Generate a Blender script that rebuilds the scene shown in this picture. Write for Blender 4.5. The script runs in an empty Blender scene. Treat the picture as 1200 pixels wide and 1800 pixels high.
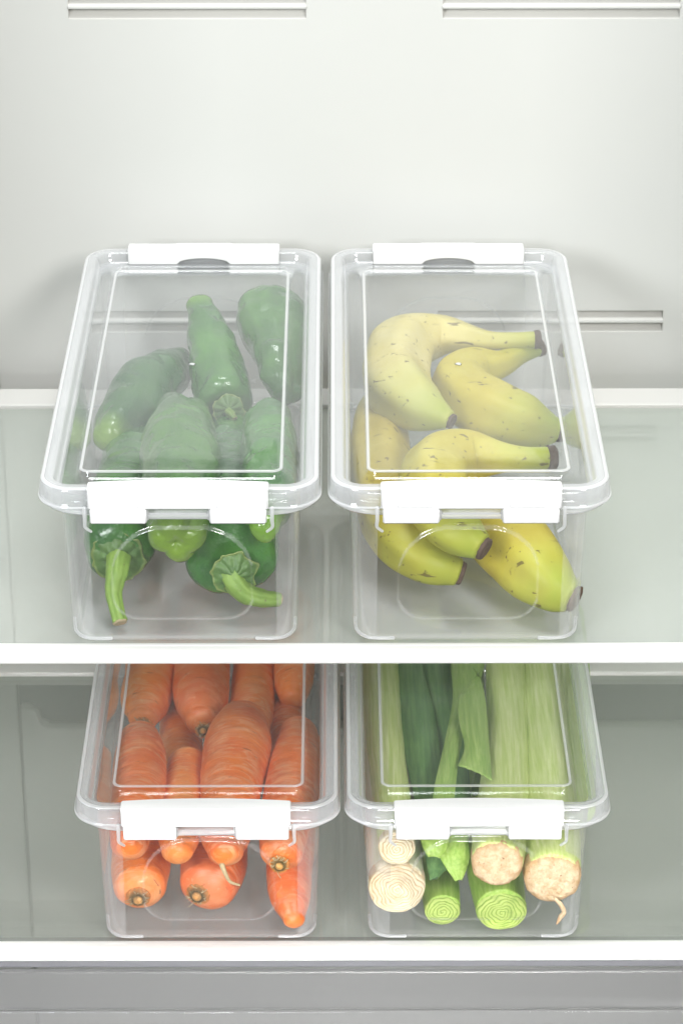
import bpy, bmesh, math, random
from mathutils import Vector, Matrix, noise
random.seed(7)
S = bpy.context.scene
C = S.collection
R = math.radians

# ------------------------------------------------------------------ camera, world, lamps, exposure
CAM_Y, CAM_Z, TILT, FPX = -1.836, 1.045, R(27), 5000.0
YAW = -math.atan(15/5000*math.cos(TILT))
cd = bpy.data.cameras.new('camera'); cam = bpy.data.objects.new('camera', cd); C.objects.link(cam)
cd.sensor_fit = 'VERTICAL'; cd.sensor_height = 36; cd.sensor_width = 24; cd.lens = 100
cd.clip_start = .05; cd.clip_end = 50
cam.location = (0, CAM_Y, CAM_Z); cam.rotation_euler = (R(90)-TILT, 0, YAW)
cd.dof.use_dof = True; cd.dof.focus_distance = 2.10; cd.dof.aperture_fstop = 20
S.camera = cam

w = bpy.data.worlds.new('World'); S.world = w; w.use_nodes = True
bg = w.node_tree.nodes['Background']
bg.inputs[0].default_value = (.975, .99, 1, 1); bg.inputs[1].default_value = .26

def lamp(name, loc, target, sx, sy, power, col=(1, 1, 1), spread=180):
    l = bpy.data.lights.new(name, 'AREA'); l.shape = 'RECTANGLE'; l.size = sx; l.size_y = sy
    l.energy = power; l.color = col; l.spread = R(spread)
    o = bpy.data.objects.new(name, l); C.objects.link(o); o.location = loc
    o.rotation_euler = (Vector(target)-Vector(loc)).to_track_quat('-Z', 'Y').to_euler()
lamp('softbox_lamp', (.85, -1.55, 1.25), (.05, .2, -.10), .6, .6, 31, (1, .985, .96))
lamp('softbox_lamp', (-1.05, -1.6, .95), (0, .2, -.10), .6, .6, 29, (.95, .98, 1))
lamp('added_low_fill', (.15, -2.1, -.10), (0, .2, -.40), .7, .3, 1.0, (1, .995, .98), 24)  # added unseen fill, narrow spread, to brighten the lower shelf
lamp('added_overhead_fill', (.03, -.05, 2.5), (.03, -.03, 0), 1.0, .6, 36, (.98, 1, 1))  # added unseen fill from above to lift lids, contents and shelf tops

S.view_settings.view_transform = 'Standard'; S.view_settings.look = 'None'
S.view_settings.gamma = 1; S.view_settings.exposure = 0.15
cy = S.cycles
cy.use_denoising = True
cy.max_bounces = 14; cy.transparent_max_bounces = 96; cy.glossy_bounces = 6; cy.diffuse_bounces = 5
cy.caustics_reflective = False; cy.caustics_refractive = False
cy.sample_clamp_indirect = 6

def at(px, py, z):
    """the spot at height z that lies on the sight line of a measured point"""
    x = (px-600)/FPX; y = (900-py)/FPX
    d = (x, math.cos(TILT)+y*math.sin(TILT), -math.sin(TILT)+y*math.cos(TILT))
    c, s = math.cos(YAW), math.sin(YAW)
    d = (d[0]*c-d[1]*s, d[0]*s+d[1]*c, d[2])
    t = (z-CAM_Z)/d[2]
    return Vector((d[0]*t, CAM_Y+d[1]*t, z))
def rad(p, px):
    return px*((p.y-CAM_Y)*math.cos(TILT)+(CAM_Z-p.z)*math.sin(TILT))/FPX

# ------------------------------------------------------------------ materials
class NT:
    def __init__(s, name):
        s.m = bpy.data.materials.new(name); s.m.use_nodes = True
        s.t = s.m.node_tree; s.t.nodes.clear()
        s.out = s.n('ShaderNodeOutputMaterial')
    def n(s, typ, **kw):
        nd = s.t.nodes.new(typ)
        for k, v in kw.items():
            if k[0] == '_': setattr(nd, k[1:], v)
        return nd
    def l(s, a, b): s.t.links.new(a, b)
    def math(s, op, a, b=None, clamp=False):
        nd = s.n('ShaderNodeMath'); nd.operation = op; nd.use_clamp = clamp
        for i, v in enumerate((a, b)):
            if v is None: continue
            if isinstance(v, (int, float)): nd.inputs[i].default_value = v
            else: s.l(v, nd.inputs[i])
        return nd.outputs[0]
    def coord(s, scale=(1, 1, 1), kind='Object'):
        tc = s.n('ShaderNodeTexCoord'); mp = s.n('ShaderNodeMapping')
        mp.inputs['Scale'].default_value = scale
        s.l(tc.outputs[kind], mp.inputs[0]); return mp.outputs[0]
    def attr(s, name):
        a = s.n('ShaderNodeAttribute'); a.attribute_name = name; return a
    def noise(s, vec, scale, detail=4, rough=.55, dist=0):
        nd = s.n('ShaderNodeTexNoise'); nd.inputs['Scale'].default_value = scale
        nd.inputs['Detail'].default_value = detail; nd.inputs['Roughness'].default_value = rough
        nd.inputs['Distortion'].default_value = dist
        if vec is not None: s.l(vec, nd.inputs['Vector'])
        return nd.outputs[0]
    def ramp(s, fac, stops):
        nd = s.n('ShaderNodeValToRGB'); el = nd.color_ramp.elements
        while len(el) > 1: el.remove(el[-1])
        el[0].position = stops[0][0]; el[0].color = (*stops[0][1], 1)
        for p, c in stops[1:]:
            e = el.new(p); e.color = (*c, 1)
        s.l(fac, nd.inputs[0]); return nd.outputs[0]
    def mix(s, fac, a, b, mode='MIX'):
        nd = s.n('ShaderNodeMix'); nd.data_type = 'RGBA'; nd.blend_type = mode
        for i, v in ((0, fac), (6, a), (7, b)):
            if isinstance(v, (int, float)): nd.inputs[i].default_value = v
            elif isinstance(v, tuple): nd.inputs[i].default_value = (*v, 1)
            else: s.l(v, nd.inputs[i])
        return nd.outputs[2]
    def bump(s, h, strength, dist=.001, normal=None):
        nd = s.n('ShaderNodeBump'); nd.inputs['Strength'].default_value = strength
        nd.inputs['Distance'].default_value = dist; s.l(h, nd.inputs['Height'])
        if normal is not None: s.l(normal, nd.inputs['Normal'])
        return nd.outputs[0]
    def principled(s, col, rough=.5, normal=None, coat=0, coat_rough=.1, sss=0, spec=.5):
        p = s.n('ShaderNodeBsdfPrincipled')
        if isinstance(col, tuple): p.inputs['Base Color'].default_value = (*col, 1)
        else: s.l(col, p.inputs['Base Color'])
        if isinstance(rough, (int, float)): p.inputs['Roughness'].default_value = rough
        else: s.l(rough, p.inputs['Roughness'])
        p.inputs['Coat Weight'].default_value = coat; p.inputs['Coat Roughness'].default_value = coat_rough
        p.inputs['Specular IOR Level'].default_value = spec
        if sss:
            p.inputs['Subsurface Weight'].default_value = sss; p.inputs['Subsurface Scale'].default_value = .006
            p.inputs['Subsurface Radius'].default_value = (1, .6, .3)
        if normal is not None: s.l(normal, p.inputs['Normal'])
        s.l(p.outputs[0], s.out.inputs[0]); return p

def clear(name, tint, milk, rough=.03, bumps=.0, edge=1.0, milkcol=(.93, .94, .96), base=.04, boost=4.0):
    """thin clear sheet: Fresnel mirror over tinted see-through, with a little cloudiness in the plastic"""
    t = NT(name)
    g = t.n('ShaderNodeNewGeometry')
    nrm = None
    v = t.coord()
    if bumps:
        nrm = t.bump(t.noise(v, 34, 2, .5), bumps, .002)
    dp = t.n('ShaderNodeVectorMath'); dp.operation = 'DOT_PRODUCT'
    t.l(g.outputs['Incoming'], dp.inputs[0])
    t.l(nrm if nrm is not None else g.outputs['Normal'], dp.inputs[1])
    c = t.math('ABSOLUTE', dp.outputs['Value'])
    k = t.math('SUBTRACT', 1.0, c, True)
    k5 = t.math('POWER', k, 5)
    fr = t.math('ADD', t.math('MULTIPLY', k5, (1-base)*edge), base, True)
    tr = t.n('ShaderNodeBsdfTransparent'); tr.inputs[0].default_value = (*tint, 1)
    df = t.n('ShaderNodeBsdfDiffuse'); df.inputs[0].default_value = (*milkcol, 1)
    tl = t.n('ShaderNodeBsdfTranslucent'); tl.inputs[0].default_value = (*milkcol, 1)
    dm = t.n('ShaderNodeMixShader'); dm.inputs[0].default_value = .38
    t.l(df.outputs[0], dm.inputs[1]); t.l(tl.outputs[0], dm.inputs[2])
    # the path through a cloudy sheet is longer where it is seen edge on
    mk = t.math('MULTIPLY', t.math('ADD', t.math('MULTIPLY', t.math('POWER', k, 2), boost), 1.0), milk, True)
    if name == 'lid_polypropylene':   # faint smears and handling haze
        mk = t.math('MULTIPLY', mk, t.math('ADD', t.math('MULTIPLY', t.noise(t.coord((1.6, .5, 1)), 14, 5, .65, 1.0), 1.6), .25), True)
    m1 = t.n('ShaderNodeMixShader'); t.l(mk, m1.inputs[0])
    t.l(tr.outputs[0], m1.inputs[1]); t.l(dm.outputs[0], m1.inputs[2])
    gl = t.n('ShaderNodeBsdfGlossy'); gl.inputs['Roughness'].default_value = rough
    gl.inputs[0].default_value = (1, 1, 1, 1)
    if nrm is not None: t.l(nrm, gl.inputs['Normal'])
    m2 = t.n('ShaderNodeMixShader'); t.l(fr, m2.inputs[0])
    t.l(m1.outputs[0], m2.inputs[1]); t.l(gl.outputs[0], m2.inputs[2])
    t.l(m2.outputs[0], t.out.inputs[0])
    return t.m

M = {}
M['clear'] = clear('clear_polypropylene', (.988, .987, .99), .008, .04, .10, 1.0, (.95, .945, .97), .04, 14.0)
M['lid'] = clear('lid_polypropylene', (.985, .987, .99), .016, .05, .05, 1.0, (.86, .93, 1.0))
M['rim'] = clear('cloudy_rim_plastic', (.98, .985, .99), .15, .07, .05, 1.0, (.96, .965, .98), .04, 3.0)
M['edge'] = clear('cloudy_edge_glint', (.96, .97, .98), .42, .08, .0, 1.0, (.97, .975, .985), .04, 2.0)  # cloudy plastic; brightness of light refracted in edges put into its whiter colour
M['bendglint'] = clear('bend_glint_plastic', (.985, .985, .99), .085, .08, .0, 1.0, (.97, .975, .985))  # bright lines of refracted light at bends and corners put into a whiter colour
M['glass'] = clear('shelf_glass', (.91, .935, .915), .16, .0, 0, 1.0, (.88, .915, .87))
M['glassclear'] = clear('clear_shelf_glass', (.92, .94, .915), .12, .0, 0, 1.0, (.90, .925, .87))
M['drawerclear'] = clear('translucent_drawer_plastic', (.93, .93, .935), .26, .12, .03, 1.0, (.60, .60, .595))
M['drawerband'] = clear('translucent_drawer_band', (.85, .85, .86), .42, .2, .03, 1.0, (.43, .43, .425))

def plain(name, col, rough, nscale=0, nstr=0, var=0, coat=0, spec=.5):
    t = NT(name); v = t.coord(); nrm = None; c = col
    if nstr: nrm = t.bump(t.noise(v, nscale, 3), nstr, .0006)
    if var:
        c = t.mix(t.noise(v, 9, 4), tuple(x*(1-var) for x in col), tuple(min(1, x*(1+var)) for x in col))
    t.principled(c, rough, nrm, coat, .1, 0, spec); return t.m
M['latch'] = plain('white_latch_plastic', (.80, .80, .80), .35, 300, .05)
M['wall'] = plain('fridge_liner', (.605, .61, .588), .5, 900, .06, .012, 0, .22)
M['slope'] = plain('vent_plastic', (.62, .615, .585), .5, 0, 0, .02)
M['dark'] = plain('dark_gap', (.035, .035, .032), .7)
M['trim'] = plain('white_shelf_trim', (.84, .84, .82), .28, 0, 0, .01)
M['backtrim'] = plain('ivory_shelf_trim', (.70, .69, .665), .4, 0, 0, .01)
M['drawer'] = plain('grey_drawer_plastic', (.36, .365, .375), .3, 40, .05, .04)
M['drawerlight'] = plain('light_grey_drawer_plastic', (.50, .51, .515), .3, 40, .05, .04)
M['gasket'] = plain('grey_gasket', (.20, .20, .215), .5)

def vary(t, c, amt=.22):
    """every fruit or root is a little lighter, darker or warmer than the next"""
    oi = t.n('ShaderNodeObjectInfo')
    hs = t.n('ShaderNodeHueSaturation')
    t.l(c, hs.inputs['Color'])
    t.l(t.math('ADD', t.math('MULTIPLY', oi.outputs['Random'], amt), 1-amt*.5), hs.inputs['Value'])
    t.l(t.math('ADD', t.math('MULTIPLY', oi.outputs['Random'], amt*.10), .5-amt*.05), hs.inputs['Hue'])
    return hs.outputs[0]
def m_pepper(name, base, dark, lime):
    t = NT(name); v = t.coord(); vv = t.coord((1, 1, 1))
    n1 = t.noise(v, 22, 5, .6); n2 = t.noise(v, 130, 3)
    c = t.mix(t.ramp(n1, [(.35, (0, 0, 0)), (.68, (1, 1, 1))]), dark, base)
    u = t.attr('along').outputs['Fac']
    tip = t.ramp(u, [(0, (0, 0, 0)), (.86, (0, 0, 0)), (1, (1, 1, 1))])
    c = t.mix(t.math('MULTIPLY', tip, t.math('ADD', n1, .25), True), c, lime)
    c = t.mix(t.math('MULTIPLY', t.ramp(n2, [(.66, (0, 0, 0)), (.75, (1, 1, 1))]), .12), c, lime)
    # faint skin creases running along the fruit
    w = t.noise(t.coord((1, .25, 1)), 55, 4, .6, .8)
    nrm = t.bump(t.math('ADD', t.noise(v, 40, 4, .6), t.math('MULTIPLY', w, .9)), .75, .003)
    t.principled(vary(t, c), .27, nrm, .6, .05, .0, .45)
    return t.m
M['pepper'] = m_pepper('green_pepper_skin', (.075, .235, .028), (.028, .12, .022), (.24, .42, .03))
M['pepperdark'] = m_pepper('dark_green_pepper_skin', (.055, .16, .04), (.025, .10, .03), (.26, .42, .06))
def m_stem():
    t = NT('pepper_stem'); v = t.coord((1, 1, .3))
    n1 = t.noise(v, 160, 4, .6)
    c = t.mix(n1, (.12, .24, .035), (.26, .39, .07))
    c = t.mix(t.ramp(t.noise(t.coord(), 320, 3), [(.64, (0, 0, 0)), (.74, (1, 1, 1))]), c, (.14, .15, .04))
    t.principled(c, .5, t.bump(n1, .5, .0012)); return t.m
M['stem'] = m_stem()
def m_calyx():
    t = NT('pepper_calyx'); v = t.coord()
    c = t.mix(t.noise(v, 120, 4), (.045, .12, .03), (.13, .24, .05))
    e = t.attr('along').outputs['Fac']
    c = t.mix(t.ramp(e, [(.86, (0, 0, 0)), (1, (.7, .7, .7))]), c, (.25, .30, .08))
    t.principled(c, .45, t.bump(t.noise(v, 150, 3), .5, .0012)); return t.m
M['calyx'] = m_calyx()
M['cutstem'] = plain('dry_cut_stem', (.42, .34, .2), .8, 500, .8, .4)

def m_banana(name, yel, pale, ends):
    t = NT(name); v = t.coord()
    n1 = t.noise(v, 24, 4, .6)
    c = t.mix(t.ramp(n1, [(.36, (0, 0, 0)), (.64, (1, 1, 1))]), yel, pale)
    u = t.attr('along').outputs['Fac']
    en = t.ramp(u, [(0, (1, 1, 1)), (.22, (.15, .15, .15)), (.3, (0, 0, 0)), (.72, (0, 0, 0)), (.97, (1, 1, 1))])
    c = t.mix(t.math('MULTIPLY', en, t.math('ADD', n1, .3), True), c, ends)
    # brown specks and short scratches
    sp = t.ramp(t.noise(t.coord((1, 1, 1)), 150, 3, .6), [(.67, (0, 0, 0)), (.70, (1, 1, 1))])
    sc = t.ramp(t.noise(t.coord((.35, 1.4, 1.4)), 95, 3, .55, .6), [(.65, (0, 0, 0)), (.69, (1, 1, 1))])
    br = t.ramp(t.noise(v, 17, 3, .6), [(.55, (0, 0, 0)), (.78, (.8, .8, .8))])
    c = t.mix(t.math('MULTIPLY', br, .5), c, (.40, .27, .07))
    c = t.mix(t.math('MULTIPLY', sp, .75), c, (.10, .06, .025))
    c = t.mix(t.math('MULTIPLY', sc, .75), c, (.09, .055, .02))
    nrm = t.bump(t.noise(v, 90, 3), .25, .0014)
    t.principled(vary(t, c, .14), .5, nrm, .05, .3, 0, .3); return t.m
M['banana'] = m_banana('ripe_banana_skin', (.48, .38, .035), (.56, .47, .075), (.33, .42, .045))
M['bananapale'] = m_banana('pale_banana_skin', (.62, .52, .15), (.70, .61, .26), (.38, .44, .06))
M['bananatip'] = plain('banana_tip', (.10, .062, .04), .85, 420, .9, .45)
M['bananagreen'] = plain('banana_stalk', (.38, .47, .07), .5, 120, .3, .15)

def m_carrot():
    t = NT('carrot_skin'); v = t.coord()
    u = t.attr('along').outputs['Fac']
    n1 = t.noise(v, 26, 4, .6)
    c = t.mix(t.ramp(n1, [(.32, (0, 0, 0)), (.66, (1, 1, 1))]), (.80, .15, .018), (.90, .25, .035))
    # pale dry growth bands round the root: short along the root, long round it
    ring = t.noise(t.coord((.7, 3.4, 1.0)), 46, 5, .66, 1.4)
    rb = t.ramp(ring, [(.47, (0, 0, 0)), (.55, (.75, .75, .75)), (.66, (1, 1, 1))])
    pat = t.ramp(t.noise(v, 34, 3, .6), [(.34, (0, 0, 0)), (.6, (1, 1, 1))])
    c = t.mix(t.math('MULTIPLY', t.math('MULTIPLY', rb, pat), .8), c, (.90, .42, .20))
    e = t.ramp(u, [(0, (0, 0, 0)), (.972, (0, 0, 0)), (1, (.7, .7, .7))])
    c = t.mix(t.math('MULTIPLY', e, t.noise(v, 110, 4, .7), True), c, (.80, .34, .08))
    c = t.mix(t.math('MULTIPLY', t.ramp(t.noise(t.coord((1, 2.2, 1)), 13, 4, .6), [(.52, (0, 0, 0)), (.68, (1, 1, 1))]), .5), c, (.92, .40, .17))
    nk = t.ramp(t.noise(t.coord((.5, 4.5, .8)), 105, 3, .6, .4), [(.665, (0, 0, 0)), (.70, (1, 1, 1))])
    c = t.mix(t.math('MULTIPLY', nk, .75), c, (.26, .07, .02))
    fr = t.ramp(t.noise(t.coord((1, 1.2, 1)), 150, 4, .7), [(.60, (0, 0, 0)), (.68, (1, 1, 1))])
    c = t.mix(t.math('MULTIPLY', fr, .45), c, (.93, .50, .24))
    nrm = t.bump(t.math('ADD', t.math('MULTIPLY', ring, 1.1), t.math('MULTIPLY', n1, .6)), .55, .0018)
    t.principled(vary(t, c, .2), .42, nrm, .2, .25, 0, .45); return t.m
M['carrot'] = m_carrot()
def m_crown():
    t = NT('carrot_crown'); v = t.coord()
    u = t.attr('along').outputs['Fac']
    c = t.ramp(u, [(0, (.68, .30, .07)), (.28, (.66, .36, .12)), (.40, (.09, .06, .02)), (.56, (.12, .085, .03)), (.72, (.45, .20, .06)), (1, (.74, .24, .05))])
    c = t.mix(t.ramp(t.noise(v, 420, 4, .7), [(.45, (0, 0, 0)), (.62, (1, 1, 1))]), c, t.mix(.5, c, (.20, .13, .045)))
    t.principled(c, .7, t.bump(t.noise(v, 420, 4), .9, .0016)); return t.m
M['crown'] = m_crown()

def m_leek(name, a, b, stripe):
    t = NT(name)
    st = t.noise(t.coord((9, .35, 9)), 42, 4, .6)
    br = t.noise(t.coord(), 16, 3)
    c = t.mix(t.ramp(st, [(.36, (0, 0, 0)), (.62, (1, 1, 1))]), a, b)
    c = t.mix(t.math('MULTIPLY', t.ramp(st, [(.6, (0, 0, 0)), (.68, (1, 1, 1))]), .45), c, stripe)
    c = t.mix(t.math('MULTIPLY', br, .25), c, tuple(x*.72 for x in a))
    t.principled(c, .42, t.bump(st, .5, .0012), .15, .3, 0, .4); return t.m
M['leekpale'] = m_leek('pale_leek_shaft', (.54, .66, .19), (.73, .80, .36), (.86, .88, .54))
M['leekwhite'] = m_leek('white_leek_shaft', (.74, .72, .46), (.88, .87, .70), (.92, .91, .80))
M['leekgreen'] = m_leek('green_leek_shaft', (.30, .52, .06), (.47, .66, .14), (.60, .74, .26))
M['leekleaf'] = m_leek('dark_leek_leaf', (.10, .24, .07), (.17, .34, .10), (.25, .43, .15))
M['leekmid'] = m_leek('mid_green_leek_leaf', (.28, .46, .09), (.44, .60, .17), (.58, .70, .28))
def m_leekface(name, a, b, line):
    t = NT(name)
    u = t.attr('along').outputs['Fac']
    c = t.ramp(u, [(0, line), (.18, line), (.5, a), (.85, b), (1, b)])
    br = t.ramp(t.noise(t.coord(), 48, 5, .7), [(.50, (0, 0, 0)), (.66, (1, 1, 1))])
    c = t.mix(t.math('MULTIPLY', br, .55), c, tuple(x*.82 for x in line))
    t.principled(c, .5, t.bump(t.noise(t.coord(), 300, 3), .4, .001)); return t.m
M['facewhite'] = m_leekface('white_leek_cut', (.70, .58, .38), (.80, .70, .50), (.58, .42, .23))
M['facegreen'] = m_leekface('green_leek_cut', (.38, .53, .10), (.50, .62, .16), (.26, .41, .06))
def m_root():
    t = NT('leek_root_plate'); v = t.coord()
    c = t.mix(t.ramp(t.noise(v, 140, 5, .7), [(.35, (0, 0, 0)), (.65, (1, 1, 1))]), (.60, .40, .22), (.84, .68, .46))
    c = t.mix(t.ramp(t.noise(v, 330, 3, .6), [(.66, (0, 0, 0)), (.72, (1, 1, 1))]), c, (.26, .12, .05))
    e = t.attr('along').outputs['Fac']
    c = t.mix(t.math('MULTIPLY', t.ramp(e, [(.78, (0, 0, 0)), (.93, (1, 1, 1))]), t.noise(v, 200, 3)), c, (.48, .25, .09))
    t.principled(c, .8, t.bump(t.noise(v, 260, 5, .7), .9, .002)); return t.m
M['root'] = m_root()

# ------------------------------------------------------------------ object helpers
def link(name, me, mats=(), parent=None, smooth=True):
    o = bpy.data.objects.new(name, me); C.objects.link(o)
    for m in mats: me.materials.append(m)
    if smooth:
        for p in me.polygons: p.use_smooth = True
    if parent is not None: o.parent = parent
    return o
def mesh(name, vs, fs, mats, parent=None, smooth=True, along=None, mi=None):
    me = bpy.data.meshes.new(name); me.from_pydata([tuple(v) for v in vs], [], fs); me.update()
    if along is not None:
        a = me.attributes.new('along', 'FLOAT', 'POINT'); a.data.foreach_set('value', along)
    o = link(name, me, mats, parent, smooth)
    if mi is not None: me.polygons.foreach_set('material_index', mi)
    return o
def thing(name, label, cat, group=None, loc=(0, 0, 0)):
    o = bpy.data.objects.new(name, None); C.objects.link(o); o.location = loc; o.empty_display_size = .02
    tag(o, label, cat, group); return o
def tag(o, label=None, cat=None, group=None, kind=None):
    if label: o['label'] = label
    if cat: o['category'] = cat
    if group: o['group'] = group
    if kind: o['kind'] = kind
    return o
def box(name, x0, x1, y0, y1, z0, z1, mat, parent=None, bev=.0008, seg=3, loc=None):
    bm = bmesh.new(); bmesh.ops.create_cube(bm, size=1)
    for v in bm.verts:
        v.co = ((x0+x1)/2+v.co.x*(x1-x0), (y0+y1)/2+v.co.y*(y1-y0), (z0+z1)/2+v.co.z*(z1-z0))
    if bev: bmesh.ops.bevel(bm, geom=bm.edges[:], offset=bev, segments=seg, affect='EDGES', clamp_overlap=True)
    me = bpy.data.meshes.new(name); bm.to_mesh(me); bm.free()
    o = link(name, me, [mat], parent, True)
    wn = o.modifiers.new('wn', 'WEIGHTED_NORMAL'); wn.keep_sharp = False
    return o
def add_box(bm, x0, x1, y0, y1, z0, z1, bev=.0006):
    b = bmesh.new(); bmesh.ops.create_cube(b, size=1)
    for v in b.verts:
        v.co = ((x0+x1)/2+v.co.x*(x1-x0), (y0+y1)/2+v.co.y*(y1-y0), (z0+z1)/2+v.co.z*(z1-z0))
    if bev: bmesh.ops.bevel(b, geom=b.edges[:], offset=bev, segments=2, affect='EDGES', clamp_overlap=True)
    me = bpy.data.meshes.new('t'); b.to_mesh(me); b.free(); bm.from_mesh(me); bpy.data.meshes.remove(me)
def add_prism(bm, poly, axis, a, b_, bev=.0005):
    """poly: 2D outline, extruded along an axis from a to b_"""
    def P(u, v, w):
        return {'x': (w, u, v), 'y': (u, w, v), 'z': (u, v, w)}[axis]
    t = bmesh.new()
    v0 = [t.verts.new(P(u, v, a)) for u, v in poly]; v1 = [t.verts.new(P(u, v, b_)) for u, v in poly]
    n = len(poly)
    t.faces.new(v0); t.faces.new(list(reversed(v1)))
    for i in range(n): t.faces.new((v0[i], v0[(i+1) % n], v1[(i+1) % n], v1[i]))
    bmesh.ops.recalc_face_normals(t, faces=t.faces[:])
    if bev:
        es = [e for e in t.edges if len(e.link_faces) == 2 and e.calc_face_angle(0) > .6]
        bmesh.ops.bevel(t, geom=es, offset=bev, segments=2, affect='EDGES', clamp_overlap=True)
    me = bpy.data.meshes.new('t'); t.to_mesh(me); t.free(); bm.from_mesh(me); bpy.data.meshes.remove(me)
def bmobj(name, bm, mat, parent=None):
    me = bpy.data.meshes.new(name); bm.to_mesh(me); bm.free()
    o = link(name, me, [mat], parent, True)
    o.modifiers.new('wn', 'WEIGHTED_NORMAL'); return o

# ------------------------------------------------------------------ organic sweep
def catmull(pts, n):
    """chord-length Hermite spline, n even samples (works for 3-D and 4-D points)"""
    k = len(pts)
    T = [0.0]
    for i in range(1, k):
        T.append(T[-1]+max(V3(pts[i]-pts[i-1]).length, 1e-6))
    m = []
    for i in range(k):
        if i == 0: m.append((pts[1]-pts[0])/(T[1]-T[0]))
        elif i == k-1: m.append((pts[-1]-pts[-2])/(T[-1]-T[-2]))
        else:
            h0, h1 = T[i]-T[i-1], T[i+1]-T[i]
            m.append(((pts[i]-pts[i-1])/h0*h1+(pts[i+1]-pts[i])/h1*h0)/(h0+h1))
    out = []; j = 0
    for i in range(n):
        t = T[-1]*i/(n-1)
        while j < k-2 and t > T[j+1]: j += 1
        h = T[j+1]-T[j]; f = (t-T[j])/h
        out.append((2*f**3-3*f*f+1)*pts[j]+(f**3-2*f*f+f)*h*m[j]+(-2*f**3+3*f*f)*pts[j+1]+(f**3-f*f)*h*m[j+1])
    return out
def V3(v): return Vector(v[:3])
def sweep(pts, rings=60, segs=48, cap0=.8, cap1=.8, shape=None, disp=None, dimple0=0, dimple1=0, flat=1.0):
    """pts: [(Vector, radius)] -> verts, faces, along. Elliptical caps; shape(u, a)->radius factor"""
    P4 = [Vector((p.x, p.y, p.z, r)) for p, r in pts]
    cs = catmull(P4, rings)
    ctr = [Vector(c[:3]) for c in cs]; rr = [max(c[3], .0003) for c in cs]
    tg = []
    for i in range(rings):
        a = ctr[max(i-1, 0)]; b = ctr[min(i+1, rings-1)]; tg.append((b-a).normalized())
    L = [0]
    for i in range(1, rings): L.append(L[-1]+(ctr[i]-ctr[i-1]).length)
    seq = []  # centre, tangent, radius, s
    K = 14
    for k in range(K, 0, -1):
        f = k/K*math.pi/2; off = rr[0]*cap0*math.sin(f); r = rr[0]*math.cos(f)
        off -= dimple0*rr[0]*max(0, 1-r/rr[0]/.75)**1.5
        seq.append((ctr[0]-tg[0]*off, tg[0], max(r, 0), -rr[0]*cap0*math.sin(f)))
    for i in range(rings): seq.append((ctr[i], tg[i], rr[i], L[i]))
    for k in range(1, K+1):
        f = k/K*math.pi/2; off = rr[-1]*cap1*math.sin(f); r = rr[-1]*math.cos(f)
        off -= dimple1*rr[-1]*max(0, 1-r/rr[-1]/.75)**1.5
        seq.append((ctr[-1]+tg[-1]*off, tg[-1], max(r, 0), L[-1]+rr[-1]*cap1*math.sin(f)))
    s0, s1 = seq[0][3], seq[-1][3]
    up = Vector((0, 0, 1))
    n = (up-tg[0]*up.dot(tg[0]))
    if n.length < .2: n = Vector((1, 0, 0))-tg[0]*tg[0].x
    n.normalize()
    vs, al, fs = [], [], []
    for c, t, r, s in seq:
        n = (n-t*n.dot(t)).normalized(); b = t.cross(n)
        u = (s-s0)/(s1-s0)
        for j in range(segs):
            a = j/segs*2*math.pi
            q = r*(shape(u, a) if shape else 1)
            d = n*(math.cos(a)*flat)+b*math.sin(a)
            p = c+d*q
            if disp: p = p+d.normalized()*disp(p, u, a)*min(1, r/.006)
            vs.append(p); al.append(u)
    m = len(seq)
    for i in range(m-1):
        for j in range(segs):
            k = (j+1) % segs
            fs.append((i*segs+j, i*segs+k, (i+1)*segs+k, (i+1)*segs+j))
    fs.append(tuple(reversed(range(segs)))); fs.append(tuple((m-1)*segs+j for j in range(segs)))
    return vs, fs, al
def sweep_obj(name, pts, mat, parent, **kw):
    mats = mat if isinstance(mat, (list, tuple)) else [mat]
    vs, fs, al = sweep(pts, **kw)
    me_o = mesh(name, vs, [tuple(reversed(f)) for f in fs], mats, parent, True, al)
    return me_o
def PX(seq, base=0):
    """[(px, py, height, radius px)] -> [(Vector, radius m)]"""
    out = []
    for px, py, z, r in seq:
        p = at(px, py, z+base); out.append((p, rad(p, r)))
    return out
def nz(p, s, seed=0): return noise.noise(p*s+Vector((seed*7.3, seed*3.1, seed*1.7)))

# ------------------------------------------------------------------ the fridge: walls, vents
WY = .478
def wall_with_slots(name, x0, x1, z0, z1, slots, y, depth, mat):
    xs = sorted({x0, x1, *[s[0] for s in slots], *[s[1] for s in slots]})
    zs = sorted({z0, z1, *[s[2] for s in slots], *[s[3] for s in slots]})
    vs, fs = [], []
    for i in range(len(xs)-1):
        for k in range(len(zs)-1):
            cx, cz = (xs[i]+xs[i+1])/2, (zs[k]+zs[k+1])/2
            if any(s[0] < cx < s[1] and s[2] < cz < s[3] for s in slots): continue
            b = len(vs)
            vs += [(xs[i], y, zs[k]), (xs[i+1], y, zs[k]), (xs[i+1], y, zs[k+1]), (xs[i], y, zs[k+1])]
            fs.append((b, b+1, b+2, b+3))
    o = mesh(name, vs, fs, [mat], None, False)
    bm = bmesh.new(); bm.from_mesh(o.data); bmesh.ops.remove_doubles(bm, verts=bm.verts[:], dist=1e-5)
    bm.to_mesh(o.data); bm.free()
    return tag(o, kind='structure')
VX = [(-.2224, -.0234), (.0909, .2895)]
slots, slopes = [], []
for zc in (.3402, .0545):
    for xa, xb in VX:
        slots.append((xa, xb, zc+.0018, zc+.0104)); slots.append((xa, xb, zc-.0100, zc-.0014))
wall = wall_with_slots('back_wall', -.2975, .47, -.78, 1.05, slots, WY, .008, M['wall'])
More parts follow.
